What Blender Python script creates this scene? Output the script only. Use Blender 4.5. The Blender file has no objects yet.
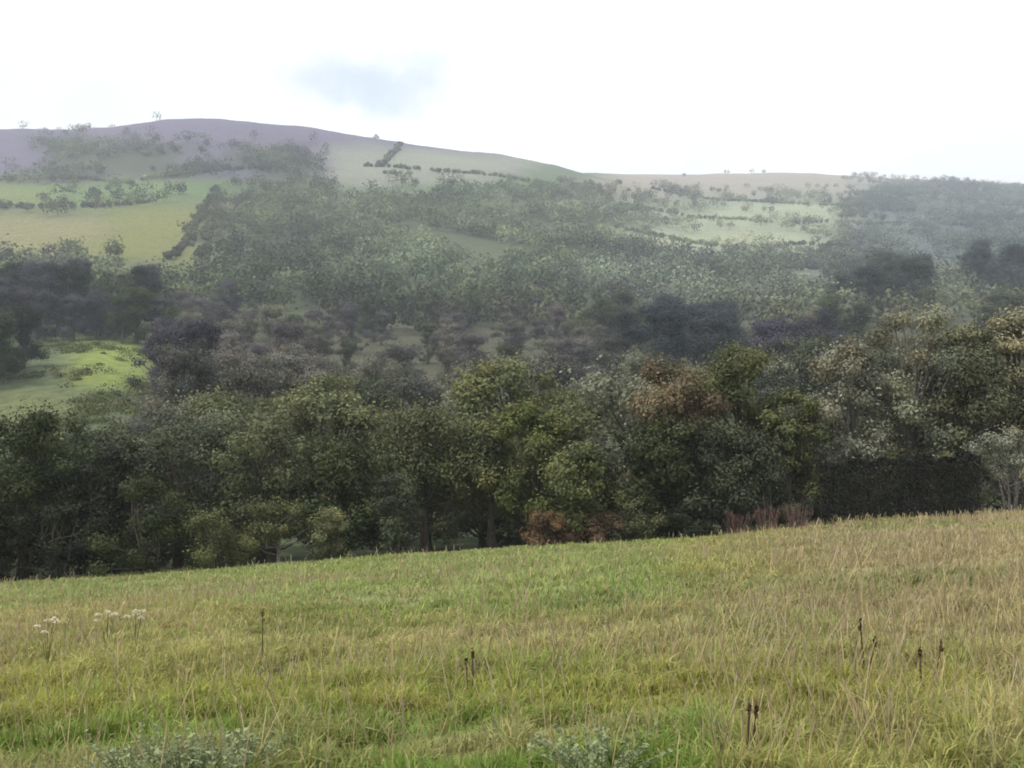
import bpy, math, random
import numpy as np
from math import radians, pi

# ------------------------------------------------------------------ camera, sky, sun, exposure
scene = bpy.context.scene
col = scene.collection
F = 1098.0            # focal length in pixels of the 1024 px wide frame
HY = 400.0            # row of the true horizon
EYE = 1.7
cam_d = bpy.data.cameras.new("camera")
cam = bpy.data.objects.new("camera", cam_d)
col.objects.link(cam)
scene.camera = cam
cam.location = (0, 0, EYE)
cam.rotation_euler = (radians(90), 0, 0)
cam_d.sensor_width = 36
cam_d.lens = F / 1024 * 36
cam_d.shift_y = (HY - 384) / 1024.0
cam_d.clip_end = 12000
cam_d.clip_start = 0.1

SUN_EL, SUN_AZ = 56.0, -105.0      # azimuth clockwise from +Y (view direction)
world = bpy.data.worlds.new("World")
scene.world = world
world.use_nodes = True
nt = world.node_tree
nt.nodes.clear()
N = nt.nodes.new
L = nt.links.new
wo = N("ShaderNodeOutputWorld")
bg = N("ShaderNodeBackground")
bg.inputs["Strength"].default_value = 0.09
sky = N("ShaderNodeTexSky")
sky.sky_type = 'NISHITA'
sky.sun_disc = False
sky.sun_elevation = radians(SUN_EL)
sky.sun_rotation = radians(SUN_AZ)
sky.altitude = 200
tc = N("ShaderNodeTexCoord")
mp = N("ShaderNodeMapping")
mp.inputs["Scale"].default_value = (1.0, 1.0, 2.6)
nz = N("ShaderNodeTexNoise")
nz.inputs["Scale"].default_value = 2.4
nz.inputs["Detail"].default_value = 7
nz.inputs["Roughness"].default_value = 0.6
L(tc.outputs["Generated"], mp.inputs["Vector"])
L(mp.outputs["Vector"], nz.inputs["Vector"])
# cloud deck: white to faint grey
cr = N("ShaderNodeValToRGB")
cr.color_ramp.elements[0].position = 0.35
cr.color_ramp.elements[0].color = (12.6, 12.8, 13.0, 1)
cr.color_ramp.elements[1].position = 0.6
cr.color_ramp.elements[1].color = (15, 15, 14.8, 1)
L(nz.outputs["Fac"], cr.inputs["Fac"])
# one break in the clouds above the left hill
gap_dir = np.array([(372 - 512) / F, 1.0, (HY - 84) / F])
gap_dir /= np.linalg.norm(gap_dir)
sub = N("ShaderNodeVectorMath"); sub.operation = 'SUBTRACT'
sub.inputs[1].default_value = tuple(gap_dir)
L(tc.outputs["Generated"], sub.inputs[0])
wz = N("ShaderNodeTexNoise"); wz.inputs["Scale"].default_value = 22; wz.inputs["Detail"].default_value = 5
L(tc.outputs["Generated"], wz.inputs["Vector"])
ws = N("ShaderNodeVectorMath"); ws.operation = 'SUBTRACT'; ws.inputs[1].default_value = (0.5, 0.5, 0.5)
L(wz.outputs["Color"], ws.inputs[0])
wm = N("ShaderNodeVectorMath"); wm.operation = 'SCALE'; wm.inputs["Scale"].default_value = 0.085
L(ws.outputs[0], wm.inputs[0])
wa = N("ShaderNodeVectorMath"); wa.operation = 'ADD'
L(sub.outputs[0], wa.inputs[0]); L(wm.outputs[0], wa.inputs[1])
sc = N("ShaderNodeVectorMath"); sc.operation = 'MULTIPLY'
sc.inputs[1].default_value = (1 / 0.09, 1 / 0.09, 1 / 0.036)
L(wa.outputs[0], sc.inputs[0])
ln = N("ShaderNodeVectorMath"); ln.operation = 'LENGTH'
L(sc.outputs[0], ln.inputs[0])
gr = N("ShaderNodeMapRange"); gr.interpolation_type = 'SMOOTHSTEP'
gr.inputs["From Min"].default_value = 0.1
gr.inputs["From Max"].default_value = 1.3
gr.inputs["To Min"].default_value = 0.78
gr.inputs["To Max"].default_value = 0.0
L(ln.outputs["Value"], gr.inputs["Value"])
mx = N("ShaderNodeMix"); mx.data_type = 'RGBA'
L(gr.outputs["Result"], mx.inputs["Factor"])
L(cr.outputs["Color"], mx.inputs["A"])
thin = N("ShaderNodeVectorMath"); thin.operation = 'MULTIPLY_ADD'     # thin high cloud in front of the blue
thin.inputs[1].default_value = (0.9, 0.9, 0.9); thin.inputs[2].default_value = (5.6, 6.4, 6.6)
L(sky.outputs["Color"], thin.inputs[0])
L(thin.outputs[0], mx.inputs["B"])
L(mx.outputs["Result"], bg.inputs["Color"])
L(bg.outputs["Background"], wo.inputs["Surface"])

sun_d = bpy.data.lights.new("sun", 'SUN')
sun_d.energy = 2.7
sun_d.angle = radians(7)
sun_d.color = (1.0, 0.95, 0.87)
sun = bpy.data.objects.new("sun", sun_d)
col.objects.link(sun)
sun.rotation_euler = (radians(90 - SUN_EL), 0, radians(180 - SUN_AZ))
sun.location = (0, 0, 300)

scene.view_settings.view_transform = 'Standard'
scene.view_settings.look = 'None'
scene.view_settings.exposure = 0.0
scene.view_settings.gamma = 1.0
scene.view_settings.use_curve_mapping = False
scene.cycles.max_bounces = 5
scene.cycles.diffuse_bounces = 3
scene.cycles.glossy_bounces = 1
scene.cycles.transmission_bounces = 2
scene.cycles.volume_bounces = 1
scene.cycles.transparent_max_bounces = 4
scene.cycles.use_denoising = True
scene.cycles.pixel_filter_type = 'BLACKMAN_HARRIS'
scene.cycles.filter_width = 1.8
scene.render.film_transparent = False

rng = np.random.default_rng(7)
random.seed(7)

# ------------------------------------------------------------------ helpers
def srgb(r, g, b):
    c = np.array([r, g, b]) / 255.0
    return np.where(c <= 0.04045, c / 12.92, ((c + 0.055) / 1.055) ** 2.4)

def hash2(ix, iy, seed):
    n = (ix.astype(np.int64) * 374761393 + iy.astype(np.int64) * 668265263 + seed * 974634777) & 0xFFFFFFFF
    n = ((n ^ (n >> 13)) * 1274126177) & 0xFFFFFFFF
    n = n ^ (n >> 16)
    return (n & 0xFFFFFF) / float(0xFFFFFF)

def vnoise(x, y, seed=0):
    x = np.asarray(x, float); y = np.asarray(y, float)
    ix = np.floor(x); iy = np.floor(y)
    fx = x - ix; fy = y - iy
    fx = fx * fx * (3 - 2 * fx); fy = fy * fy * (3 - 2 * fy)
    a = hash2(ix, iy, seed); b = hash2(ix + 1, iy, seed)
    c = hash2(ix, iy + 1, seed); d = hash2(ix + 1, iy + 1, seed)
    return (a * (1 - fx) + b * fx) * (1 - fy) + (c * (1 - fx) + d * fx) * fy

def fbm(x, y, seed=0, octaves=4):
    s = 0; a = 0.5; t = 0
    for o in range(octaves):
        s = s + a * vnoise(x * 2 ** o, y * 2 ** o, seed + o * 17)
        t += a; a *= 0.5
    return s / t            # 0..1

def build(name, verts, faces_flat, totals, mat, parent=None, colors=None, smooth=False):
    me = bpy.data.meshes.new(name)
    verts = np.ascontiguousarray(verts, dtype=np.float32)
    faces_flat = np.ascontiguousarray(faces_flat, dtype=np.int32)
    totals = np.ascontiguousarray(totals, dtype=np.int32)
    me.vertices.add(len(verts)); me.vertices.foreach_set("co", verts.ravel())
    me.loops.add(len(faces_flat)); me.loops.foreach_set("vertex_index", faces_flat)
    me.polygons.add(len(totals))
    starts = np.concatenate([[0], np.cumsum(totals)[:-1]]).astype(np.int32)
    me.polygons.foreach_set("loop_start", starts)
    me.polygons.foreach_set("loop_total", totals)
    if smooth:
        me.polygons.foreach_set("use_smooth", np.ones(len(totals), dtype=bool))
    me.update(calc_edges=True)
    if colors is not None:
        at = me.color_attributes.new("Col", 'FLOAT_COLOR', 'POINT')
        c = np.ones((len(verts), 4), dtype=np.float32)
        c[:, :3] = colors
        at.data.foreach_set("color", c.ravel())
    if mat: me.materials.append(mat)
    ob = bpy.data.objects.new(name, me)
    col.objects.link(ob)
    if parent: ob.parent = parent
    return ob

def tag(o, label=None, cat=None, group=None, kind=None):
    if label: o["label"] = label
    if cat: o["category"] = cat
    if group: o["group"] = group
    if kind: o["kind"] = kind
    return o

def empty(name, loc, rz=0.0, s=1.0):
    o = bpy.data.objects.new(name, None)
    col.objects.link(o)
    o.location = loc; o.rotation_euler = (0, 0, rz); o.scale = (s, s, s)
    o.empty_display_size = 0.5
    return o

def copy_tree(o):
    c = o.copy(); col.objects.link(c)
    for ch in o.children:
        d = ch.copy(); col.objects.link(d); d.parent = c
    return c

# ------------------------------------------------------------------ terrain height
# far ground described by bearing (column of the frame it lies under) and distance
DIST = np.array([60, 80, 115, 165, 240, 340, 470, 650, 880, 1150, 1450, 1900, 2400, 3200.0])
TAB = {
    -300: [590, 578, 528, 452, 372, 345, 312, 275, 228, 178, 126, 150, 190, 240],
    0:    [577, 576, 520, 440, 372, 336, 302, 262, 216, 170, 125, 150, 190, 240],
    110:  [576, 574, 515, 432, 368, 332, 300, 262, 214, 170, 125, 148, 190, 240],
    230:  [572, 572, 515, 445, 398, 350, 310, 262, 212, 165, 118, 144, 190, 240],
    310:  [567, 570, 515, 450, 402, 355, 312, 262, 210, 166, 123, 148, 190, 240],
    400:  [556, 566, 515, 452, 402, 356, 314, 264, 214, 174, 139, 160, 190, 240],
    510:  [551, 562, 515, 455, 405, 360, 318, 272, 226, 188, 158, 168, 182, 240],
    600:  [545, 558, 515, 458, 410, 366, 324, 282, 242, 210, 182, 174, 174, 240],
    700:  [534, 550, 512, 456, 408, 362, 326, 290, 258, 232, 206, 184, 172, 240],
    800:  [527, 545, 508, 450, 402, 358, 322, 290, 262, 236, 210, 186, 171, 240],
    900:  [521, 540, 505, 446, 396, 352, 318, 288, 260, 236, 212, 190, 176, 240],
    1024: [510, 535, 500, 442, 392, 348, 312, 284, 258, 236, 216, 198, 186, 240],
    1500: [480, 505, 480, 430, 380, 340, 305, 278, 252, 232, 214, 202, 194, 240],
}
PXK = np.array(sorted(TAB))
TABA = np.array([TAB[k] for k in PXK], float)
PG = np.linspace(-700, 1900, 521)
LG = np.linspace(math.log(60), math.log(3200), 261)
_rows = np.array([np.interp(PG, PXK, TABA[:, j]) for j in range(len(DIST))]).T       # px x dist
_G = np.array([np.interp(LG, np.log(DIST), r) for r in _rows])
def _smooth(A, k, axis):
    ker = np.hanning(k + 2)[1:-1]; ker /= ker.sum()
    pad = [(0, 0), (0, 0)]; pad[axis] = (k // 2, k // 2)
    P = np.pad(A, pad, mode='edge')
    return np.apply_along_axis(lambda v: np.convolve(v, ker, 'valid'), axis, P)
_G = _smooth(_G, 15, 0)
_Gs = _smooth(_G, 7, 1)

def plane_z(x, y):
    return -0.106 * y + 0.070 * x + 0.0 * x

def meadow_z(x, y):
    return plane_z(x, y) + (fbm(x / 9.0, y / 9.0, 3, 3) - 0.5) * 0.5 + (fbm(x / 1.7, y / 1.7, 5, 3) - 0.5) * 0.12

def ground_z(x, y):
    x = np.asarray(x, float); y = np.asarray(y, float)
    zm = meadow_z(x, y)
    yy = np.maximum(y, 60.0)
    px = 512 + F * x / yy
    pi_ = np.clip((px - PG[0]) / (PG[1] - PG[0]), 0, len(PG) - 1.001)
    li = np.clip((np.log(yy) - LG[0]) / (LG[1] - LG[0]), 0, len(LG) - 1.001)
    i = pi_.astype(int); j = li.astype(int); a = pi_ - i; b = li - j
    row = (_Gs[i, j] * (1 - a) + _Gs[i + 1, j] * a) * (1 - b) + (_Gs[i, j + 1] * (1 - a) + _Gs[i + 1, j + 1] * a) * b
    zf = EYE + yy * (HY - row) / F
    amp = np.clip((yy - 120) / 700, 0, 1) * 16
    zf = zf + (fbm(x / 150.0, y / 150.0, 11, 4) - 0.5) * amp + (fbm(x / 30.0, y / 30.0, 21, 3) - 0.5) * np.clip((yy - 80) / 200, 0, 1) * 3
    t = np.clip((y - 58) / 16.0, 0, 1); t = t * t * (3 - 2 * t)
    return zm * (1 - t) + zf * t

def gz(x, y):
    return float(ground_z(np.array([x]), np.array([y]))[0])

# land cover colours by place (albedo, distance haze painted into the right-hand slopes)
MOOR = srgb(92, 82, 106); WOOD = srgb(58, 66, 44); PASTURE = srgb(102, 114, 58); DRY = srgb(140, 138, 92)
ROUGH = srgb(84, 96, 68); PALE = srgb(142, 148, 118)
def box(px, py, x0, x1, y0, y1, soft=8):
    sx = 1 / (1 + np.exp(-(px - x0) / soft)) * 1 / (1 + np.exp((px - x1) / soft))
    sy = 1 / (1 + np.exp(-(py - y0) / (soft * .45))) * 1 / (1 + np.exp((py - y1) / (soft * .45)))
    return sx * sy

def cover(x, y, z):
    """land use over the valley sides -> albedo (right-hand slopes tinted for haze) and wooded share"""
    px = 512 + F * x / y
    py = HY - F * (z - EYE) / y
    n = fbm(x / 120, y / 120, 31, 4)
    wpx = px + (n - .5) * 90; wpy = py + (fbm(x / 90, y / 90, 37, 4) - .5) * 22
    c = np.tile(ROUGH, (len(x), 1)); w = np.full(len(x), 0.55)
    def put(m, colour, wood):
        nonlocal c, w
        m = np.clip(m, 0, 1)
        c = c * (1 - m[:, None]) + colour * m[:, None]; w = w * (1 - m) + wood * m
    put(1 / (1 + np.exp((wpy - 178) / 3)) * (px < 520), MOOR, 0.06)
    put(box(wpx, wpy, 50, 190, 143, 174), WOOD, 1.)
    put(box(wpx, wpy, 225, 305, 152, 176), WOOD, .9)
    put(box(wpx, wpy, -400, 175, 180, 207), PASTURE, .03)
    put(box(wpx, wpy, -400, 110, 213, 262), srgb(118, 114, 74), .0)
    put(box(wpx, wpy, 95, 205, 208, 262), srgb(108, 110, 52), .0)
    put(box(wpx, wpy, 60, 560, 186, 202), srgb(92, 116, 70), .15)
    put(box(wpx, wpy, 200, 310, 205, 262), srgb(112, 108, 90), .25)
    put(box(wpx, wpy, 215, 620, 192, 330), srgb(92, 106, 78), 1.0)
    put(box(wpx, wpy, 320, 520, 150, 184), srgb(126, 128, 112), .08)
    put(box(wpx, wpy, 545, 590, 204, 216, 3), PALE * 1.2, .0)
    put(box(wpx, wpy, 610, 1100, 160, 198), srgb(140, 130, 118), .06)
    put(box(wpx, wpy, 620, 900, 198, 262), srgb(136, 142, 118), .2)
    put(box(wpx, wpy, 600, 1300, 262, 330), srgb(112, 122, 108), .85)  # wood colour lightened to paint in distance haze
    put(box(wpx, wpy, 625, 740, 214, 224, 4), PALE, .02)
    put(box(wpx, wpy, 640, 800, 236, 246, 4), PALE, .03)
    put(box(wpx, wpy, 740, 860, 204, 214, 4), PALE, .03)
    put(box(wpx, wpy, 850, 1400, 186, 275), srgb(92, 106, 108), .7)  # bluish distance haze painted into the wood colour
    put(box(wpx, py, 160, 1500, 322, 480), srgb(84, 84, 66), .9)
    put(box(px + (n - .5) * 30, py + (n - .5) * 16, 74, 156, 338, 392, 9), srgb(116, 128, 60), .0)
    put(box(wpx, py + (n - .5) * 12, -30, 95, 392, 450, 8), srgb(92, 98, 60), .0)
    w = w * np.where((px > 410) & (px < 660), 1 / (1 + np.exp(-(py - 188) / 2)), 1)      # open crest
    return c, np.clip(w, 0, 1)

# ------------------------------------------------------------------ materials
def mat_new(name):
    m = bpy.data.materials.new(name); m.use_nodes = True
    t = m.node_tree; t.nodes.clear()
    return m, t, t.nodes.new, t.links.new

def mat_attr(name, rough=0.9, transl=0.0, noise_scale=None, noise_amt=0.3, use_obj=False, bump=0.0):
    m, t, n, l = mat_new(name)
    out = n("ShaderNodeOutputMaterial")
    at = n("ShaderNodeAttribute"); at.attribute_name = "Col"
    c = at.outputs["Color"]
    if use_obj:
        oi = n("ShaderNodeObjectInfo")
        mu = n("ShaderNodeMix"); mu.data_type = 'RGBA'; mu.blend_type = 'MULTIPLY'; mu.inputs["Factor"].default_value = 1
        l(c, mu.inputs["A"]); l(oi.outputs["Color"], mu.inputs["B"]); c = mu.outputs["Result"]
    if noise_scale:
        tcn = n("ShaderNodeTexCoord")
        nn = n("ShaderNodeTexNoise"); nn.inputs["Scale"].default_value = noise_scale
        nn.inputs["Detail"].default_value = 8; nn.inputs["Roughness"].default_value = .7
        l(tcn.outputs["Object"], nn.inputs["Vector"])
        mr = n("ShaderNodeMapRange")
        mr.inputs["From Min"].default_value = .3; mr.inputs["From Max"].default_value = .7
        mr.inputs["To Min"].default_value = 1 - noise_amt; mr.inputs["To Max"].default_value = 1 + noise_amt
        l(nn.outputs["Fac"], mr.inputs["Value"])
        vm = n("ShaderNodeVectorMath"); vm.operation = 'SCALE'
        l(c, vm.inputs[0]); l(mr.outputs["Result"], vm.inputs["Scale"]); c = vm.outputs[0]
    p = n("ShaderNodeBsdfPrincipled")
    p.inputs["Roughness"].default_value = rough
    p.inputs["Specular IOR Level"].default_value = 0.25
    l(c, p.inputs["Base Color"])
    if noise_scale and bump:
        b = n("ShaderNodeBump"); b.inputs["Strength"].default_value = bump; b.inputs["Distance"].default_value = 0.1
        l(nn.outputs["Fac"], b.inputs["Height"]); l(b.outputs["Normal"], p.inputs["Normal"])
    sh = p.outputs["BSDF"]
    if transl:
        tr = n("ShaderNodeBsdfTranslucent"); l(c, tr.inputs["Color"])
        ms = n("ShaderNodeMixShader"); ms.inputs["Fac"].default_value = transl
        l(sh, ms.inputs[1]); l(tr.outputs["BSDF"], ms.inputs[2]); sh = ms.outputs["Shader"]
    l(sh, out.inputs["Surface"])
    return m

M_meadow = mat_attr("meadow_soil", .95, noise_scale=2.5, noise_amt=.35, bump=.6)
M_hill = mat_attr("hill_cover", .95, noise_scale=.35, noise_amt=.5, bump=.8)
M_leaf = mat_attr("leaf", .62, transl=.22, use_obj=True)
M_farleaf = mat_attr("far_leaf", .8, transl=.15)
M_grass = mat_attr("grass_blade", .7, transl=.3)
M_stalk = mat_attr("stalk", .75, transl=.15)

def mat_bark(name, c1, c2):
    m, t, n, l = mat_new(name)
    out = n("ShaderNodeOutputMaterial"); p = n("ShaderNodeBsdfPrincipled"); p.inputs["Roughness"].default_value = .9
    tcn = n("ShaderNodeTexCoord"); mpn = n("ShaderNodeMapping"); mpn.inputs["Scale"].default_value = (6, 6, 1.2)
    nn = n("ShaderNodeTexNoise"); nn.inputs["Scale"].default_value = 3; nn.inputs["Detail"].default_value = 8
    l(tcn.outputs["Object"], mpn.inputs["Vector"]); l(mpn.outputs["Vector"], nn.inputs["Vector"])
    r = n("ShaderNodeValToRGB"); r.color_ramp.elements[0].color = (*c1, 1); r.color_ramp.elements[1].color = (*c2, 1)
    r.color_ramp.elements[0].position = .35; r.color_ramp.elements[1].position = .65
    l(nn.outputs["Fac"], r.inputs["Fac"]); l(r.outputs["Color"], p.inputs["Base Color"])
    b = n("ShaderNodeBump"); b.inputs["Strength"].default_value = .7; b.inputs["Distance"].default_value = .04
    l(nn.outputs["Fac"], b.inputs["Height"]); l(b.outputs["Normal"], p.inputs["Normal"])
    l(p.outputs["BSDF"], out.inputs["Surface"])
    return m
M_bark = mat_bark("bark", (.035, .028, .02), (.10, .085, .065))
M_greybark = mat_bark("grey_bark", (.09, .085, .075), (.22, .21, .19))

# ------------------------------------------------------------------ ground: meadow sheet and valley sides
def grid_mesh(name, X, Y, Z, mat, colors):
    h, w = X.shape
    v = np.stack([X.ravel(), Y.ravel(), Z.ravel()], 1)
    i = np.arange(h * w).reshape(h, w)
    q = np.stack([i[:-1, :-1], i[:-1, 1:], i[1:, 1:], i[1:, :-1]], -1).reshape(-1, 4)
    return build(name, v, q.ravel(), np.full(len(q), 4), mat, None, colors, True)

def meadow_colour(x, y):
    """colour of the sward by place: fresh green strips, straw and pinkish seed-head zones"""
    a = fbm(x / 3.5, y / 2.6, 41, 4); b = fbm(x / 9, y / 6, 47, 4); d = fbm(x / 1.0, y / 1.0, 53, 3)
    G = srgb(118, 142, 62); K = srgb(158, 160, 90); S = srgb(172, 164, 118); P = srgb(160, 150, 112); O = srgb(154, 156, 68)
    c = np.tile(K, (len(x), 1))
    def mixin(m, q):
        nonlocal c
        m = np.clip(m, 0, 1)[:, None]; c = c * (1 - m) + q * m
    pxx = 512 + F * x / np.maximum(y, 5)
    row = HY - F * (plane_z(x, y) - EYE) / np.maximum(y, 5)
    rw = row + (b - .5) * 40
    # lush fringe near the walker, on the left two thirds
    mixin(1 / (1 + np.exp(-(rw - 728) / 4)) * 1 / (1 + np.exp((pxx - 715 + (a - .5) * 200) / 12)) * (0.7 + .3 * (a > .42)), G)
    # olive band above it
    mixin(.7 * np.exp(-((rw - 706) / 24) ** 2), O)
    # straw / pinkish seed heads across the middle
    mixin(.8 * np.exp(-((rw - 632) / 26) ** 2) * (.35 + 1.2 * (b - .25)), S)
    mixin(.95 * np.clip((pxx - 700 + (a - .5) * 300) / 150, 0, 1) * np.clip((650 - rw) / 60, 0, 1), P)
    mixin(.45 * (pxx > 980), S)
    # green strip below the trees
    mixin(.75 * np.clip((612 - rw) / 10, 0, 1) * np.clip((700 - pxx) / 60, 0, 1), srgb(146, 162, 98))
    mixin(.4 * np.clip((a - .58) * 9, 0, 1), G * 1.1)
    mixin(.5 * np.clip((.42 - a) * 9, 0, 1), S * .95)
    c = c * (0.78 + 0.44 * d)[:, None]
    return c

ys = np.concatenate([np.linspace(-60, 0, 16)[:-1], np.linspace(0, 74, 230)])
xs = np.linspace(-95, 95, 380)
X, Y = np.meshgrid(xs, ys)
Z = ground_z(X.ravel(), Y.ravel()).reshape(X.shape)
mc = meadow_colour(X.ravel(), Y.ravel()) * .62
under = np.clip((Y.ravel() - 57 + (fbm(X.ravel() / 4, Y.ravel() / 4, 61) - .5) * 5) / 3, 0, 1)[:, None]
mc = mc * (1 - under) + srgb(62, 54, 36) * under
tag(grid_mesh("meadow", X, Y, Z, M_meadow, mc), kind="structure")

dl = np.exp(np.linspace(math.log(73.5), math.log(3200), 330))
pl = np.linspace(-620, 1750, 480)
D_, P_ = np.meshgrid(dl, pl, indexing='ij')
X = (P_ - 512) / F * D_
Z = ground_z(X.ravel(), D_.ravel()).reshape(X.shape)
Z[0] += 0.0
cc, ww = cover(X.ravel(), D_.ravel(), Z.ravel())
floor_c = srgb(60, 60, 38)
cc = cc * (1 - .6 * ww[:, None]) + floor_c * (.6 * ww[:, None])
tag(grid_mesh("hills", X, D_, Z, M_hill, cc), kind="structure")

# ------------------------------------------------------------------ plants: builders
def tube(path, radii, sides=6):
    path = np.asarray(path, float); k = len(path)
    d = np.gradient(path, axis=0); d /= np.linalg.norm(d, axis=1)[:, None] + 1e-9
    ref = np.array([0.31, 0.95, 0.05])
    u = np.cross(d, ref); u /= np.linalg.norm(u, axis=1)[:, None] + 1e-9
    v = np.cross(d, u)
    a = np.linspace(0, 2 * pi, sides, endpoint=False)
    ring = (np.cos(a)[None, :, None] * u[:, None] + np.sin(a)[None, :, None] * v[:, None]) * np.asarray(radii)[:, None, None] + path[:, None]
    V = ring.reshape(-1, 3)
    i = np.arange(k * sides).reshape(k, sides)
    q = np.stack([i[:-1], np.roll(i, -1, 1)[:-1], np.roll(i, -1, 1)[1:], i[1:]], -1).reshape(-1, 4)
    return V, q

def join_tubes(ts):
    vs, qs, o = [], [], 0
    for V, q in ts:
        vs.append(V); qs.append(q + o); o += len(V)
    return np.concatenate(vs), np.concatenate(qs)

def leaf_mesh(P, Nn, size, base, var, r):
    """diamond leaves, lightly folded, at points P facing Nn -> verts, flat loops, totals, colours"""
    n = len(P)
    Nn = Nn / (np.linalg.norm(Nn, axis=1)[:, None] + 1e-9) + r.normal(0, .38, (n, 3)); Nn /= np.linalg.norm(Nn, axis=1)[:, None] + 1e-9
    t = np.cross(Nn, r.normal(0, 1, (n, 3))); t /= np.linalg.norm(t, axis=1)[:, None] + 1e-9
    b = np.cross(Nn, t)
    s = size * r.uniform(.6, 1.35, n)[:, None]
    A = P - t * s * .5; C = P + t * s * .5
    B = P + b * s * .33 + Nn * s * .1; D = P - b * s * .33 + Nn * s * .1
    V = np.stack([A, B, C, D], 1).reshape(-1, 3)
    f = np.arange(4 * n)
    cl = base[None, :] * var[:, None] if base.ndim == 1 else base * var[:, None]
    return V, f, np.full(n, 4), np.repeat(cl, 4, 0)

def clump_points(centres, radii, per, r, flat=.75):
    idx = r.choice(len(centres), per, p=(radii ** 2) / (radii ** 2).sum())
    d = r.normal(0, 1, (per, 3)); d /= np.linalg.norm(d, axis=1)[:, None]
    lump = 0.8 + .35 * np.sin(d[:, 0] * 5 + idx) * np.sin(d[:, 1] * 4 + idx * 2.1) * np.sin(d[:, 2] * 5 + idx * .7)
    rad = radii[idx] * lump * r.uniform(0, 1, per) ** .33
    return centres[idx] + d * rad[:, None] * np.array([1, 1, flat]), d, idx

def make_tree(name, H, W, low=.15, n_clump=40, n_leaf=9000, leaf=.2, seed=0, form="round", bark=None, stems=1, tint=None):
    """tree of height H and crown width W: Empty > trunk, crown (shrubs: several stems)"""
    r = np.random.default_rng(seed)
    root = empty(name, (0, 0, 0))
    n_leaf = int(n_leaf * 2.1); leaf = leaf * .9
    R = W / 2
    z = low * H + (H * (1 - low)) * r.uniform(0, 1, n_clump) ** .85
    zt = (z - low * H) / (H * (1 - low))
    if form == "round":
        prof = np.sqrt(np.clip(1 - (np.abs(zt - .42) / .62) ** 2.2, .03, 1))
    elif form == "cone":
        prof = np.clip(1.02 - zt, .06, 1) ** .8
    elif form == "dome":
        prof = np.sqrt(np.clip(1 - zt ** 2.4, .04, 1))
    else:
        prof = np.clip(.55 + .5 * np.sin(zt * 9 + seed), .2, 1) * np.sqrt(np.clip(1 - zt ** 3, .05, 1))
    ang = r.uniform(0, 2 * pi, n_clump)
    lob = 1 + .28 * np.sin(ang * 2 + seed) + .18 * np.sin(ang * 3 + seed * 2.3)
    rr = R * prof * lob * r.uniform(.25, .9, n_clump)
    C = np.stack([np.cos(ang) * rr, np.sin(ang) * rr, z], 1)
    cr_ = np.clip(R * r.uniform(.2, .42, n_clump) * (.6 + .5 * prof), .25, None)
    C[:, 2] = np.minimum(C[:, 2], H - cr_ * .5)
    per = n_leaf
    P, d, idx = clump_points(C, cr_, per, r)
    # stray sprays breaking the outline
    k = int(n_leaf * .1)
    j = r.integers(0, n_clump, k)
    dd = r.normal(0, 1, (k, 3)); dd /= np.linalg.norm(dd, axis=1)[:, None]; dd[:, 2] = np.abs(dd[:, 2]) * .9
    out = C[j] + dd * (cr_[j] * r.uniform(.9, 1.5, k))[:, None]
    P = np.concatenate([P, out]); d = np.concatenate([d, dd]); idx = np.concatenate([idx, j])
    ok = P[:, 2] > .05; P, d, idx = P[ok], d[ok], idx[ok]
    cv = r.uniform(.55, 1.5, n_clump)
    var = cv[idx] * r.uniform(.78, 1.22, len(P))
    base = np.ones((len(P), 3))
    hue = np.clip(r.normal(0, .05, n_clump), -.1, .1)[idx]
    base[:, 0] *= 1 + hue; base[:, 2] *= 1 - hue * .8
    if tint is not None:                      # part of the crown turned another colour
        tm = (P[:, 2] > H * tint[0]) & (r.uniform(0, 1, len(P)) < tint[1])
        base[tm] *= np.array(tint[2])
    V, f, tt, cl = leaf_mesh(P, d + np.array([0, 0, .35]), leaf, base, var, r)
    build("crown" if stems == 1 else "foliage", V, f, tt, M_leaf, root, cl)
    ts = []
    tops = []
    for s in range(stems):
        a = r.uniform(0, 2 * pi); sp = (0 if stems == 1 else R * .35)
        q0 = np.array([math.cos(a) * sp * .25, math.sin(a) * sp * .25, -.25])
        top = np.array([math.cos(a) * sp, math.sin(a) * sp, H * .82])
        r0 = max(.035 * H / math.sqrt(stems), .04)
        ks = np.linspace(0, 1, 8)
        path = q0 + (top - q0) * ks[:, None] + np.stack([np.sin(ks * 5 + seed) * .04 * H * ks, np.cos(ks * 4 + seed) * .035 * H * ks, 0 * ks], 1)
        rad = r0 * (1 - ks) ** .8 + .015
        rad[0] *= 1.35
        ts.append(tube(path, rad, 8)); tops.append(path)
    for i in range(min(n_clump, 34)):
        path = tops[i % len(tops)]
        zt_ = np.clip(C[i, 2] * r.uniform(.45, .75), .05 * H, H * .78)
        kk = np.argmin(np.abs(path[:, 2] - zt_)); s0 = path[kk]
        mid = (s0 + C[i]) / 2 + np.array([0, 0, -.06 * H]) * r.uniform(0, 1)
        rb = max(.009 * H, .02)
        ts.append(tube([s0, mid, C[i], C[i] + (C[i] - s0) * .18 + [0, 0, .1]], [rb, rb * .7, rb * .4, rb * .15], 5))
    V, q = join_tubes(ts)
    build("trunk" if stems == 1 else "stems", V, q.ravel(), np.full(len(q), 4), bark or M_bark, root, None, True)
    return root

def tint_tree(root, c):
    for ch in root.children:
        if ch.name.split('.')[0] in ("crown", "foliage"):
            ch.color = (float(c[0]), float(c[1]), float(c[2]), 1)

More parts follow.
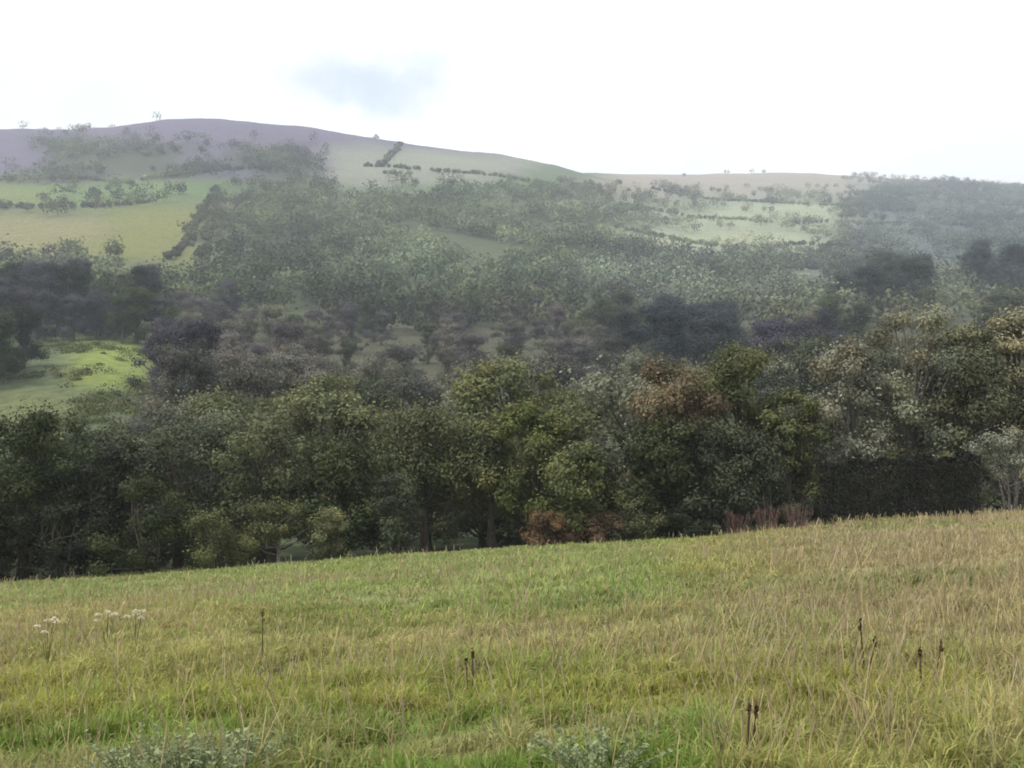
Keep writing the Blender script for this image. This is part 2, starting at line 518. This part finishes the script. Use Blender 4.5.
# ------------------------------------------------------------------ front row of trees along the meadow edge
DK = srgb(60, 68, 38); OL = srgb(92, 96, 60); GO = srgb(92, 96, 66); LIME = srgb(106, 114, 54); LT = srgb(120, 124, 88)
GY = srgb(112, 114, 94); RU = srgb(112, 90, 64); PK = srgb(134, 116, 92); PU = srgb(72, 68, 76); BG = srgb(72, 78, 58); VD = srgb(40, 44, 30)
def at_px(px, d):
    x = (px - 512) / F * d
    return x, d, gz(x, d)

def front(px, top, wpx, d, colr, label, name="broadleaf_tree", cat="tree", form="round", low=.08, leaf=.2, nl=8000, nc=42, stems=1, bark=None, tint=None, seed=None):
    x, y, z = at_px(px, d)
    H = EYE + d * (HY - top) / F - z
    W = wpx * d / F
    sd = seed if seed is not None else int(px * 7 + top)
    o = make_tree(name, H, W, low, nc, nl, leaf, sd, form, bark, stems, tint)
    o.location = (x, y, z)
    tint_tree(o, colr)
    tag(o, label, cat)
    return o

FR = "hedgerow along the lower meadow edge"
front(-70, 425, 170, 60, DK, "dark green tree cut by the left edge of the photo beside the meadow", seed=3)
front(22, 412, 130, 59, DK, "tall dark tree at the far left end of the tree line", leaf=.18, nl=10000)
front(-8, 500, 80, 57, VD, "low black bush cut by the left edge of the photo at the meadow edge", "bush", "bush", "dome", 0, .14, 4000, 26, 4)
front(95, 448, 125, 60, VD, "low very dark round tree, second from the left in the tree line")
front(60, 505, 100, 57, VD, "low black-green bush at the foot of the leftmost trees", "bush", "bush", "dome", 0, .14, 5000, 26, 4)
front(150, 478, 100, 57, DK, "small dark bush between the leftmost trees and the small pale apple-like tree", "bush", "bush", "dome", 0, .14, 5000, 26, 4)
front(178, 425, 120, 62, BG, "grey-green tree behind the dark bush on the left of the tree line")
front(262, 420, 130, 63, GO, "wide grey-green tree rising behind the small pale tree at the meadow edge")
front(212, 512, 76, 56.5, OL, "small light olive bush at the meadow edge, left of the slim-trunked tree", "bush", "bush", "dome", 0, .12, 4200, 26, 4)
front(278, 505, 84, 56, OL, "small olive tree with a bare slim trunk standing out on the meadow edge", "small_tree", "tree", "round", .35, .13, 4000, 26, 1, M_greybark)
front(330, 510, 60, 56.5, LT, "small pale green bush right of the slim-trunked tree at the meadow edge", "bush", "bush", "dome", 0, .12, 3500, 22, 4)
front(345, 440, 120, 61, DK, "dark rounded tree left of the blue-black hollow in the hedgerow")
front(395, 475, 70, 58, BG, "narrow dark green bush beside the deep shade of the middle hedgerow", "bush", "bush", "dome", 0, .14, 4000, 26, 3)
front(425, 408, 150, 64, GO, "broad grey-olive tree over the deep shade in the middle of the hedgerow", low=.3, nl=10000, nc=50)
front(492, 418, 110, 63, OL, "olive tree directly left of the bright yellow-green topped tree", low=.25)
front(535, 402, 88, 60, srgb(92, 98, 54), "upright tree with bright yellow-green top in the centre of the tree line", low=.15)
front(585, 448, 84, 58, srgb(96, 102, 62), "yellow-green rounded tree above the right-hand rusty bush")
front(543, 512, 56, 56.5, RU, "low rusty brown bush, left one of the pair at the meadow edge", "bush", "bush", "dome", 0, .11, 3600, 22, 5)
front(600, 514, 60, 56.5, srgb(104, 84, 66), "low reddish-brown bush, right one of the pair at the meadow edge", "bush", "bush", "dome", 0, .11, 3600, 22, 5)
front(672, 364, 128, 62, srgb(100, 98, 68), "tall tree with pinkish rust-coloured crown top standing over the hedgerow", low=.25, nl=10000, tint=(.68, .5, (1.5, 1.12, 1.55)))
front(735, 345, 112, 63, OL, "tall olive-green tree right of the rust-crowned tree", low=.2, nl=10000)
front(655, 425, 110, 58.5, DK, "dark green tree in front of the rust-crowned tree")
front(725, 428, 110, 58.5, BG, "dark green tree in front of the tall olive tree, right of its dark neighbour")
front(790, 392, 84, 61, OL, "olive tree beside the left end of the black hedge")
front(775, 470, 70, 57.5, BG, "dark bush touching the left end of the black hedge", "bush", "bush", "dome", 0, .13, 4000, 24, 4)
front(692, 500, 76, 56.5, VD, "very dark low bush beneath the rust-crowned tree", "bush", "bush", "dome", 0, .12, 4000, 24, 4)
front(640, 498, 60, 56.8, GO, "low grey-green bush right of the reddish-brown bushes", "bush", "bush", "dome", 0, .12, 3600, 24, 4)
front(850, 345, 110, 63, srgb(128, 128, 110), "grey-green tree rising behind the left half of the black hedge", low=.2, bark=M_greybark, nl=9000)
front(912, 312, 120, 64, srgb(124, 124, 102), "tall olive-grey tree rising behind the middle of the black hedge", low=.25, bark=M_greybark, nl=10000)
front(968, 330, 104, 62, srgb(98, 100, 74), "dark olive tree over the right end of the black hedge", low=.2, nl=9000)
front(1020, 312, 112, 63, srgb(138, 136, 110), "light olive tree with pale sprays at the right edge of the photo", low=.12, nl=11000, form="rag")
front(1010, 428, 82, 56.5, srgb(128, 130, 112), "pale grey twiggy bush at the right end of the black hedge", "bush", "bush", "dome", 0, .12, 3600, 26, 5, M_greybark)
front(1095, 340, 130, 61, OL, "olive tree just beyond the right edge of the photo", seed=8)

# the black hedge; deep shade beneath the trees is put into its leaf colour
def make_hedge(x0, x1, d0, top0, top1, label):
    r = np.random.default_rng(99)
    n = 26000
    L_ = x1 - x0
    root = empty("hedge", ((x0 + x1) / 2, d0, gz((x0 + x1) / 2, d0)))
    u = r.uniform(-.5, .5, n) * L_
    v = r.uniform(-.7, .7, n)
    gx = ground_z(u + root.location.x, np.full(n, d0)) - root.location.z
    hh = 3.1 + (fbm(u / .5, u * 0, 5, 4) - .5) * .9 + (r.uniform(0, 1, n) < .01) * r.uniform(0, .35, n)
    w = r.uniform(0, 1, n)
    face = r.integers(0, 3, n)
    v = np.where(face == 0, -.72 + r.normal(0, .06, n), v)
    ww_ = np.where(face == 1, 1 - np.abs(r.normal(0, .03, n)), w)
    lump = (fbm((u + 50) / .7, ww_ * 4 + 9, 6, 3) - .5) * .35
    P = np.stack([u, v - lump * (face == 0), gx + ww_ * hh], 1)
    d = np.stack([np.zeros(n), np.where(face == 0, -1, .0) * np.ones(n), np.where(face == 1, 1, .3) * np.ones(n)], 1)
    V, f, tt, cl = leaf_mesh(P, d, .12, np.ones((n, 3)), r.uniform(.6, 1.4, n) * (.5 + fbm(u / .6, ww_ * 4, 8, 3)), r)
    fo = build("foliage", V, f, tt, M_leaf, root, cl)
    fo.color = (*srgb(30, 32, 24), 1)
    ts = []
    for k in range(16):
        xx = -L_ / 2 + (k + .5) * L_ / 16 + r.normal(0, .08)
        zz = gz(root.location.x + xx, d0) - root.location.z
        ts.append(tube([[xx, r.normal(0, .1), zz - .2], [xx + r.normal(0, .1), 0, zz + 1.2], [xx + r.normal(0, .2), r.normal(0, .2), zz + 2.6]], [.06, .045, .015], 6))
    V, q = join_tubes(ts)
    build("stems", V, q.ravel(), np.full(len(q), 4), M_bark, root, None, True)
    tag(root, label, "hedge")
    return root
make_hedge((818 - 512) / F * 56.8, (974 - 512) / F * 56.8, 56.8, 460, 460, "long clipped hedge with a flat top, coloured near-black for the deep shade under the trees, at the right of the meadow edge")

# reddish dead stalks at the foot of the hedge's left end
def make_stalks(name, H, W, n, base, seed, head=None):
    r = np.random.default_rng(seed)
    root = empty(name, (0, 0, 0))
    ts, heads = [], []
    for k in range(n):
        a = r.uniform(0, 2 * pi); rr = W / 2 * math.sqrt(r.uniform(0, 1)); h = H * r.uniform(.6, 1.0)
        p0 = np.array([math.cos(a) * rr * .5, math.sin(a) * rr * .5, -.05]); p1 = np.array([math.cos(a) * rr, math.sin(a) * rr, h])
        m = (p0 + p1) / 2 + r.normal(0, .03, 3) * H
        ts.append(tube([p0, m, p1], [.012, .009, .005], 4)); heads.append(p1)
    V, q = join_tubes(ts)
    build("stalks", V, q.ravel(), np.full(len(q), 4), M_stalk, root, np.tile(base * .8, (len(V), 1)))
    heads = np.array(heads)
    for part in [h_[None] for h_ in heads]:
        P = np.concatenate([part + r.normal(0, 1, part.shape) * [.009 * H, .009 * H, .045 * H] for _ in range(26)])
        V, f, tt, cl = leaf_mesh(P, r.normal(0, 1, P.shape), .035, base, r.uniform(.6, 1.4, len(P)), r)
        build("seed_head", V, f, tt, M_stalk, root, cl)
    return root
for i, (px, d, lab) in enumerate([(738, 55.5, "purplish dead weed clump at the meadow edge, farthest from the black hedge"),
                                  (766, 55.2, "purplish dead weed clump between two others at the meadow edge"),
                                  (796, 55.6, "purplish dead weed clump at the meadow edge, nearest the black hedge")]):
    o = make_stalks("weed_clump", 1.25, 1.7, 44, srgb(136, 108, 102), 200 + i)
    o.location = at_px(px, d); tag(o, lab, "weeds")

# ------------------------------------------------------------------ woods behind: individual trees, copied
protos = []
for k in range(5):
    protos.append(make_tree("woodland_tree", 10 + (k % 3), 8 + k % 2 * 2, .1, 40, 6500, .26, 500 + k, ["round", "dome", "round", "rag", "round"][k]))
used = set()
GL = {
 "near": ("tree in the crowded wood just behind the hedgerow in the valley bottom", "trees in the valley bottom wood"),
 "slope": ("tree in the wood climbing the slope beyond the valley bottom", "trees climbing the valley side"),
 "right": ("hazy tree in the wood above the black hedge on the right", "trees on the right-hand slope"),
 "dark": ("tree in the shadowy group standing round the bright green clearing", "dark trees round the clearing"),
 "blue": ("tree in the dark group behind the rust-crowned tree", "dark trees behind the rusty tree"),
 "mauve": ("tree between the tall olive tree and the grey trees on the right", "purplish trees on the right"),
}
def shade_word(c):
    r_, g_, b_ = [float(q) for q in c]
    lum = (r_ + g_ + b_) / 3
    if b_ > r_ * .98 and b_ > g_ * .98: hue = "purplish"
    elif b_ > r_: hue = "bluish"
    elif g_ > 1.9 * b_: hue = "olive green"
    elif r_ > g_ * .99: hue = "grey-brown"
    else: hue = "grey-green"
    return ("dark " if lum < .06 else "pale " if lum > .15 else "") + hue
def plant(P_list, px, d, H, c, key, jit=True):
    p = P_list[random.randrange(len(P_list))]
    if p.name in used: o = copy_tree(p)
    else: o = p; used.add(p.name)
    x, y, z = at_px(px, d)
    base_h = 10.0 if P_list is protos else 14.0
    s = H / base_h
    o.location = (x, y, z - .2); o.rotation_euler = (0, 0, random.uniform(0, 2 * pi))
    w = s * random.uniform(.85, 1.2)
    o.scale = (w, w, s)
    v = random.uniform(.8, 1.25)
    tint_tree(o, np.array(c) * v)
    w_ = shade_word(np.array(c) * v)
    tag(o, w_ + " " + GL[key][0], "tree", GL[key][1])
    placed.append((x, y, 4.0 * w))
    return o
placed = []
def free(x, y, rad):
    return all((x - a) ** 2 + (y - b) ** 2 > (rad * .5 + c * .5) ** 2 for a, b, c in placed)
def scatter(n, pxr, dr, hr, cols, key, P_list=None, avoid=None):
    k = 0; tries = 0
    while k < n and tries < n * 30:
        tries += 1
        px = random.uniform(*pxr); d = math.exp(random.uniform(math.log(dr[0]), math.log(dr[1])))
        if avoid and avoid(px, d): continue
        x = (px - 512) / F * d
        if not free(x, d, 3.6): continue
        plant(P_list or protos, px, d, random.uniform(*hr), cols[random.randrange(len(cols))], key); k += 1

# dark groups first
scatter(16, (-60, 150), (335, 400), (15, 20), [VD, PU, srgb(44, 44, 48)], "dark")
scatter(9, (-60, 45), (220, 300), (13, 16), [VD, DK], "dark")
scatter(14, (40, 175), (312, 345), (11, 14), [VD, DK, PU], "dark")
scatter(14, (-60, 230), (400, 440), (11, 15), [BG, GO, PU], "dark")
scatter(7, (165, 212), (190, 260), (11, 15), [PU, srgb(52, 50, 60)], "dark")
scatter(14, (605, 730), (250, 420), (14, 19), [srgb(56, 64, 70), srgb(60, 66, 66), BG], "blue")
scatter(10, (765, 825), (200, 330), (13, 17), [PU, srgb(62, 58, 70)], "mauve")
scatter(50, (150, 1150), (74, 130), (9, 13), [OL, GO, BG, GY, OL], "near", avoid=lambda px, d: (px < 180 and d > 88) or (px < 200))
scatter(12, (-120, 200), (70, 84), (7, 9), [DK, BG], "near")
scatter(96, (172, 660), (135, 410), (9, 14), [GY, srgb(112, 108, 102), srgb(104, 102, 90), BG, srgb(96, 90, 92), srgb(84, 84, 78)], "slope")
scatter(46, (800, 1160), (120, 420), (11, 16), [GO, GY, BG, srgb(72, 78, 56)], "right")
GL["high"] = ("tall tree standing out high on the hazy right-hand hillside", "tall trees high on the right-hand hillside")
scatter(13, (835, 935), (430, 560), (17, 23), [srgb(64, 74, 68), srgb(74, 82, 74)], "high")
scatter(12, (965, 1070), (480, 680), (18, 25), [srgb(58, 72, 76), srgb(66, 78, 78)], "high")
scatter(8, (640, 800), (130, 250), (9, 13), [LT, GY, GO], "slope")

# ------------------------------------------------------------------ far woodland and hedgerows (one mass)
def far_woods():
    r = np.random.default_rng(5)
    n = 42000
    d = np.sqrt(r.uniform(400 ** 2, 2350 ** 2, n)); px = r.uniform(-160, 1180, n)
    x = (px - 512) / F * d
    z = ground_z(x, d)
    c, w = cover(x, d, z)
    clump = fbm(x / 45, d / 70, 71, 4)
    keep = r.uniform(0, 1, n) < np.clip(w, 0, 1) * np.where(w < .1, np.clip((clump - .62) * 4, 0, 1), np.clip((clump - .36) * 7, 0.03, 1))
    x, d, z, c, w = x[keep], d[keep], z[keep], c[keep], w[keep]
    # hedgerow lines on the pastures
    hx, hy = [], []
    for (p0, d0, p1, d1) in [(-150, 900, 230, 930), (170, 640, 215, 1000), (-140, 1080, 400, 1120),
                             (200, 650, 215, 900), (600, 1000, 900, 1050), (620, 1250, 1000, 1300), (610, 1500, 960, 1600),
                             (820, 850, 850, 1500), (560, 900, 620, 1500), (300, 1150, 560, 1250), (640, 820, 860, 800), (380, 1180, 400, 1400)]:
        x0, x1 = (p0 - 512) / F * d0, (p1 - 512) / F * d1
        m = int(math.hypot(x1 - x0, d1 - d0) / 3)
        t = np.linspace(0, 1, m)
        k = vnoise(np.arange(m) / 9.0, np.zeros(m), int(abs(p0)) + 3) > .22
        hx.append((x0 + (x1 - x0) * t + r.normal(0, 1.5, m))[k]); hy.append((d0 + (d1 - d0) * t + r.normal(0, 1.5, m) + np.sin(t * 9) * 8)[k])
    hx = np.concatenate(hx); hy = np.concatenate(hy)
    hz = ground_z(hx, hy); hc, _ = cover(hx, hy, hz)
    H = np.concatenate([r.uniform(7, 18, len(x)), r.uniform(3, 6, len(hx))])
    x = np.concatenate([x, hx]); y = np.concatenate([d, hy]); z = np.concatenate([z, hz]); c = np.concatenate([c, hc])
    m = len(x)
    per = 90
    R = H * .6
    idx = np.repeat(np.arange(m), per)
    k = len(idx)
    dd = r.normal(0, 1, (k, 3)); dd /= np.linalg.norm(dd, axis=1)[:, None]
    lump = .75 + .3 * np.sin(dd[:, 0] * 6 + idx) * np.sin(dd[:, 1] * 5 + idx * 1.7)
    rad = lump * r.uniform(.55, 1.1, k)
    P = np.stack([x[idx] + dd[:, 0] * rad * R[idx], y[idx] + dd[:, 1] * rad * R[idx], z[idx] + H[idx] * (.52 + .48 * dd[:, 2] * rad)], 1)
    greens = np.array([srgb(82, 96, 64), srgb(94, 104, 76), srgb(76, 88, 70), srgb(106, 112, 84), srgb(90, 88, 84)])
    tc_ = greens[r.integers(0, 5, m)] * .5 + c * .6
    stand = fbm(x / 70, y / 110, 77, 3)[:, None]; stand2 = fbm(x / 160, y / 200, 78, 3)[:, None]
    tc_ = tc_ * np.clip(-.05 + 2.1 * stand, .3, 1.7) * np.concatenate([.9 + .25 * stand2, .92 + .1 * stand2, .98 - .2 * stand2], 1)
    base = tc_[idx]
    V, f, tt, cl = leaf_mesh(P, dd, 1.9, base, np.repeat(r.uniform(.5, 1.5, m), per) * r.uniform(.86, 1.14, k), r)
    print("far trees", m, "faces", k)
    return build("far_woodland", V, f, tt, M_farleaf, None, cl)
tag(far_woods(), "hazy woods and hedgerows spread over the distant hillsides", "woodland", kind="stuff")

def scrub():
    r = np.random.default_rng(44)
    d = r.uniform(150, 330, 900); px = r.uniform(-60, 175, 900)
    x = (px - 512) / F * d; z = ground_z(x, d)
    k = fbm(x / 14, d / 20, 95, 3) > .5 + .08 * (px > 80)
    x, d, z = x[k], d[k], z[k]; m = len(x)
    H = r.uniform(.5, 2.2, m); per = 70; idx = np.repeat(np.arange(m), per); n = len(idx)
    dd = r.normal(0, 1, (n, 3)); dd /= np.linalg.norm(dd, axis=1)[:, None]; dd[:, 2] = np.abs(dd[:, 2])
    q = (dd * (H[idx] * r.uniform(.5, 1, n))[:, None])
    P = np.stack([x[idx] + q[:, 0] * 1.5, d[idx] + q[:, 1] * 1.5, z[idx] + q[:, 2]], 1)
    cols_ = np.array([srgb(74, 82, 46), srgb(92, 100, 54), srgb(100, 98, 64)])[r.integers(0, 3, m)]
    V, f, tt, cl = leaf_mesh(P, dd, .42, cols_[idx], r.uniform(.7, 1.3, n), r)
    return build("scrub", V, f, tt, M_farleaf, None, cl)
tag(scrub(), "low olive scrub and rough tufts dotted over the green clearing on the left", "scrub", kind="stuff")

# ------------------------------------------------------------------ grass
def grass_field():
    r = np.random.default_rng(12)
    xs_, ys_ = [], []
    def zone(n, y0, y1, k):
        y = r.uniform(y0, y1, n)
        hw = y * .56 + 2.5
        x = r.uniform(-1, 1, n) * hw
        xs_.append(x); ys_.append(y)
    zone(230000, 5.5, 12, 0); zone(200000, 12, 22, 0); zone(150000, 22, 38, 0); zone(150000, 38, 59, 0)
    x = np.concatenate(xs_); y = np.concatenate(ys_)
    tus = fbm(x / .35, y / .35, 81, 2); big = fbm(x / 3, y / 3, 83, 3)
    keep = r.uniform(0, 1, len(x)) < np.clip(.25 + (tus - .3) * 2.2, .12, 1)
    x, y, tus, big = x[keep], y[keep], tus[keep], big[keep]
    n = len(x)
    z = ground_z(x, y)
    h = (.08 + .3 * np.clip(tus - .2, 0, 1) + .18 * (big - .5)) * r.uniform(.45, 1.3, n); h = np.maximum(h, .07)
    wd = .0035 + .00055 * y * r.uniform(.6, 1.4, n)
    a = r.uniform(0, 2 * pi, n)
    t = np.stack([np.cos(a), np.sin(a), 0 * a], 1)
    lean_a = r.uniform(0, 2 * pi, n); ln_ = r.uniform(.1, 1.1, n) * h
    lean = np.stack([np.cos(lean_a) * ln_ + .06 * h, np.sin(lean_a) * ln_, 0 * a], 1)
    P0 = np.stack([x, y, z - .02], 1)
    up = np.array([0, 0, 1.0])
    A = P0 - t * wd[:, None]; B = P0 + t * wd[:, None]
    M1 = P0 + up * (h * .6)[:, None] + lean * .35
    C = M1 + t * wd[:, None] * .8; D = M1 - t * wd[:, None] * .8
    T = P0 + up * (h * (1 - .42 * (ln_ / h) ** 2))[:, None] + lean
    V = np.stack([A, B, C, D, T], 1).reshape(-1, 3)
    o = np.arange(n)[:, None] * 5
    f = (o + np.array([0, 1, 2, 3, 3, 2, 4])).ravel()
    tt = np.tile([4, 3], n)
    c = meadow_colour(x, y)
    dead = r.uniform(0, 1, n) < .16
    c[dead] = c[dead] * .4 + srgb(176, 160, 112) * .6
    c *= (r.uniform(.7, 1.3, n) * (.72 + .55 * tus))[:, None]
    c = c * .94; c[:, 2] *= 1.08; c[:, 0] *= r.uniform(.9, 1.14, n)
    return build("grass", V, f, tt, M_grass, None, np.repeat(c, 5, 0))
tag(grass_field(), "rough tussocky meadow grass, green and straw-coloured", "grass", kind="stuff")

def seed_heads():
    r = np.random.default_rng(14)
    n = 22000
    y = r.uniform(6.0 ** .5, 57 ** .5, n) ** 2
    x = r.uniform(-1, 1, n) * (y * .56 + 2)
    big = fbm(x / 4, y / 3, 91, 3)
    pxx = 512 + F * x / y; row = HY - F * (plane_z(x, y) - EYE) / y
    dens = np.clip((big - .4) * 4, .04, 1) * (.25 + .9 * np.exp(-((row - 640) / 45) ** 2) + .8 * (pxx > 700))
    k = r.uniform(0, 1, n) < dens
    x, y = x[k], y[k]; n = len(x)
    z = ground_z(x, y)
    h = r.uniform(.2, .46, n); wd = .001 + .0003 * y
    la = r.uniform(0, 2 * pi, n); ll = r.uniform(.05, .7, n) * h
    P0 = np.stack([x, y, z], 1); T = P0 + np.stack([np.cos(la) * ll, np.sin(la) * ll, h], 1)
    a = r.uniform(0, 2 * pi, n); t = np.stack([np.cos(a), np.sin(a), 0 * a], 1)
    hw = (.0018 + .0004 * y)[:, None]; w = wd[:, None]
    hl = np.stack([np.cos(la) * .03, np.sin(la) * .03, r.uniform(.04, .09, n)], 1)
    V = np.stack([P0 - t * w, P0 + t * w, T + t * w, T - t * w, T - hl * .2, T + hl * .35 + t * hw, T + hl, T + hl * .35 - t * hw], 1).reshape(-1, 3)
    o = np.arange(n)[:, None] * 8
    f = (o + np.arange(8)).ravel()
    c = np.where((r.uniform(0, 1, n) < .5)[:, None], srgb(172, 156, 116), srgb(160, 146, 120)) * r.uniform(.75, 1.2, n)[:, None]
    return build("grass_seed_heads", V, f, np.full(2 * n, 4), M_stalk, None, np.repeat(c, 8, 0))
tag(seed_heads(), "thin straw and pinkish grass seed heads standing above the meadow", "grass", kind="stuff")

# ------------------------------------------------------------------ weeds and flowers standing out of the sward
def leafy_plant(name, H, n, base, seed, leaf=.045):
    r = np.random.default_rng(seed)
    root = empty(name, (0, 0, 0))
    ts = []; P = []; Nn = []
    for s in range(n):
        a = r.uniform(0, 2 * pi); sp = r.uniform(.05, .5)
        p0 = np.array([math.cos(a) * .06, math.sin(a) * .06, -.03]); hh = H * r.uniform(.65, 1)
        p1 = np.array([math.cos(a) * sp, math.sin(a) * sp, hh]); m = (p0 + p1) / 2 + np.array([0, 0, .03])
        ts.append(tube([p0, m, p1], [.007, .005, .002], 5))
        for q in range(26):
            t = .05 + .95 * q / 25; b = a + q * 2.4
            c = p0 + (p1 - p0) * t
            l = leaf * (1.1 - .6 * t)
            P.append(c + np.array([math.cos(b), math.sin(b), .35]) * l * .5); Nn.append([math.cos(b) * -.4, math.sin(b) * -.4, 1])
    V, q = join_tubes(ts)
    build("stems", V, q.ravel(), np.full(len(q), 4), M_stalk, root, np.tile(base * .7, (len(V), 1)))
    P = np.array(P)
    V, f, tt, cl = leaf_mesh(P, np.array(Nn) * 2, leaf, base, r.uniform(.7, 1.3, len(P)), r)
    build("leaves", V, f, tt, M_grass, root, cl)
    return root
def meadow_at(px, row):
    for d in np.linspace(5.5, 57, 900):
        x = (px - 512) / F * d
        if HY - F * (plane_z(x, d) - EYE) / d <= row: break
    return (x, d, gz(x, d))
for i, (px, row, H, lab) in enumerate([(140, 800, .5, "leftmost of three grey-green leafy plants in the near grass"),
                                       (188, 815, .55, "middle one of three grey-green leafy plants in the near grass"),
                                       (238, 795, .45, "rightmost of three grey-green leafy plants in the near grass"),
                                       (600, 800, .38, "low blue-green leafy plant in the near grass at the bottom centre")]):
    o = leafy_plant("leafy_weed", H * .7, 34, srgb(142, 152, 112), 300 + i); o.location = meadow_at(px, row); tag(o, lab, "weed")
for i, (px, row, H, lab) in enumerate([(262, 668, 1.1, "single thin dark dead stem standing in the meadow on the left"),
                                       (758, 790, .5, "dark brown dock stem in the near grass right of centre"),
                                       (470, 706, .42, "brown dock stem in the middle of the meadow"),
                                       (868, 690, .5, "brown dock stem in the right of the meadow, below the black hedge"),
                                       (925, 716, .45, "rightmost brown dock stem in the meadow")]):
    o = make_stalks("dock_plant", H, .1 + .2 * (i > 0), 1 + (i > 0), srgb(98, 80, 58), 320 + i); o.location = meadow_at(px, row); tag(o, lab, "weed")
def umbel(seed, H):
    r = np.random.default_rng(seed); root = empty("white_flower", (0, 0, 0))
    ts = []; P = []
    for s in range(5):
        a = r.uniform(0, 2 * pi); p1 = np.array([math.cos(a) * .13, math.sin(a) * .13, H * r.uniform(.75, 1)])
        ts.append(tube([[0, 0, -.03], p1 * [.4, .4, .55], p1], [.006, .004, .002], 5))
        k = 46; b = r.uniform(0, 2 * pi, k); q = .055 * np.sqrt(r.uniform(0, 1, k))
        P.append(np.stack([p1[0] + np.cos(b) * q, p1[1] + np.sin(b) * q, p1[2] + .02 - q * .7], 1))
    V, q = join_tubes(ts)
    build("stem", V, q.ravel(), np.full(len(q), 4), M_stalk, root, np.tile(srgb(100, 110, 60), (len(V), 1)))
    for Q in P:
        V, f, tt, cl = leaf_mesh(Q, np.tile([0, 0, 2.0], (len(Q), 1)), .028, srgb(222, 214, 190), r.uniform(.8, 1.1, len(Q)), r)
        build("umbel", V, f, tt, M_stalk, root, cl)
    return root
for i, (px, row, H, lab) in enumerate([(135, 662, .75, "right-hand one of two cream flower umbels side by side in the meadow"),
                                       (107, 660, .7, "left-hand one of two cream flower umbels side by side in the meadow"),
                                       (47, 672, .7, "leftmost cream flower umbel in the meadow")]):
    o = umbel(340 + i, H); o.location = meadow_at(px, row); tag(o, lab, "flower")

# ------------------------------------------------------------------ haze
def haze_box(x0, x1, y0, y1, z0, z1, dens):
    v = [(x, y, z) for z in (z0, z1) for x, y in ((x0, y0), (x1, y0), (x1, y1), (x0, y1))]
    f = [3, 2, 1, 0, 4, 5, 6, 7, 0, 1, 5, 4, 1, 2, 6, 5, 2, 3, 7, 6, 3, 0, 4, 7]
    m, t, n, l = mat_new("haze")
    out = n("ShaderNodeOutputMaterial"); p = n("ShaderNodeVolumePrincipled")
    p.inputs["Color"].default_value = (.80, .88, 1.0, 1)
    p.inputs["Density"].default_value = dens
    l(p.outputs["Volume"], out.inputs["Volume"])
    o = build("haze", np.array(v, float), f, [4] * 6, m)
    tag(o, "pale bluish haze in the air of the valley", "haze", kind="stuff")
print("Z", Z.min(), Z.max(), X.min(), X.max())
haze_box(-2400, 4200, -80, 3260, -60, 640, 0.00024)
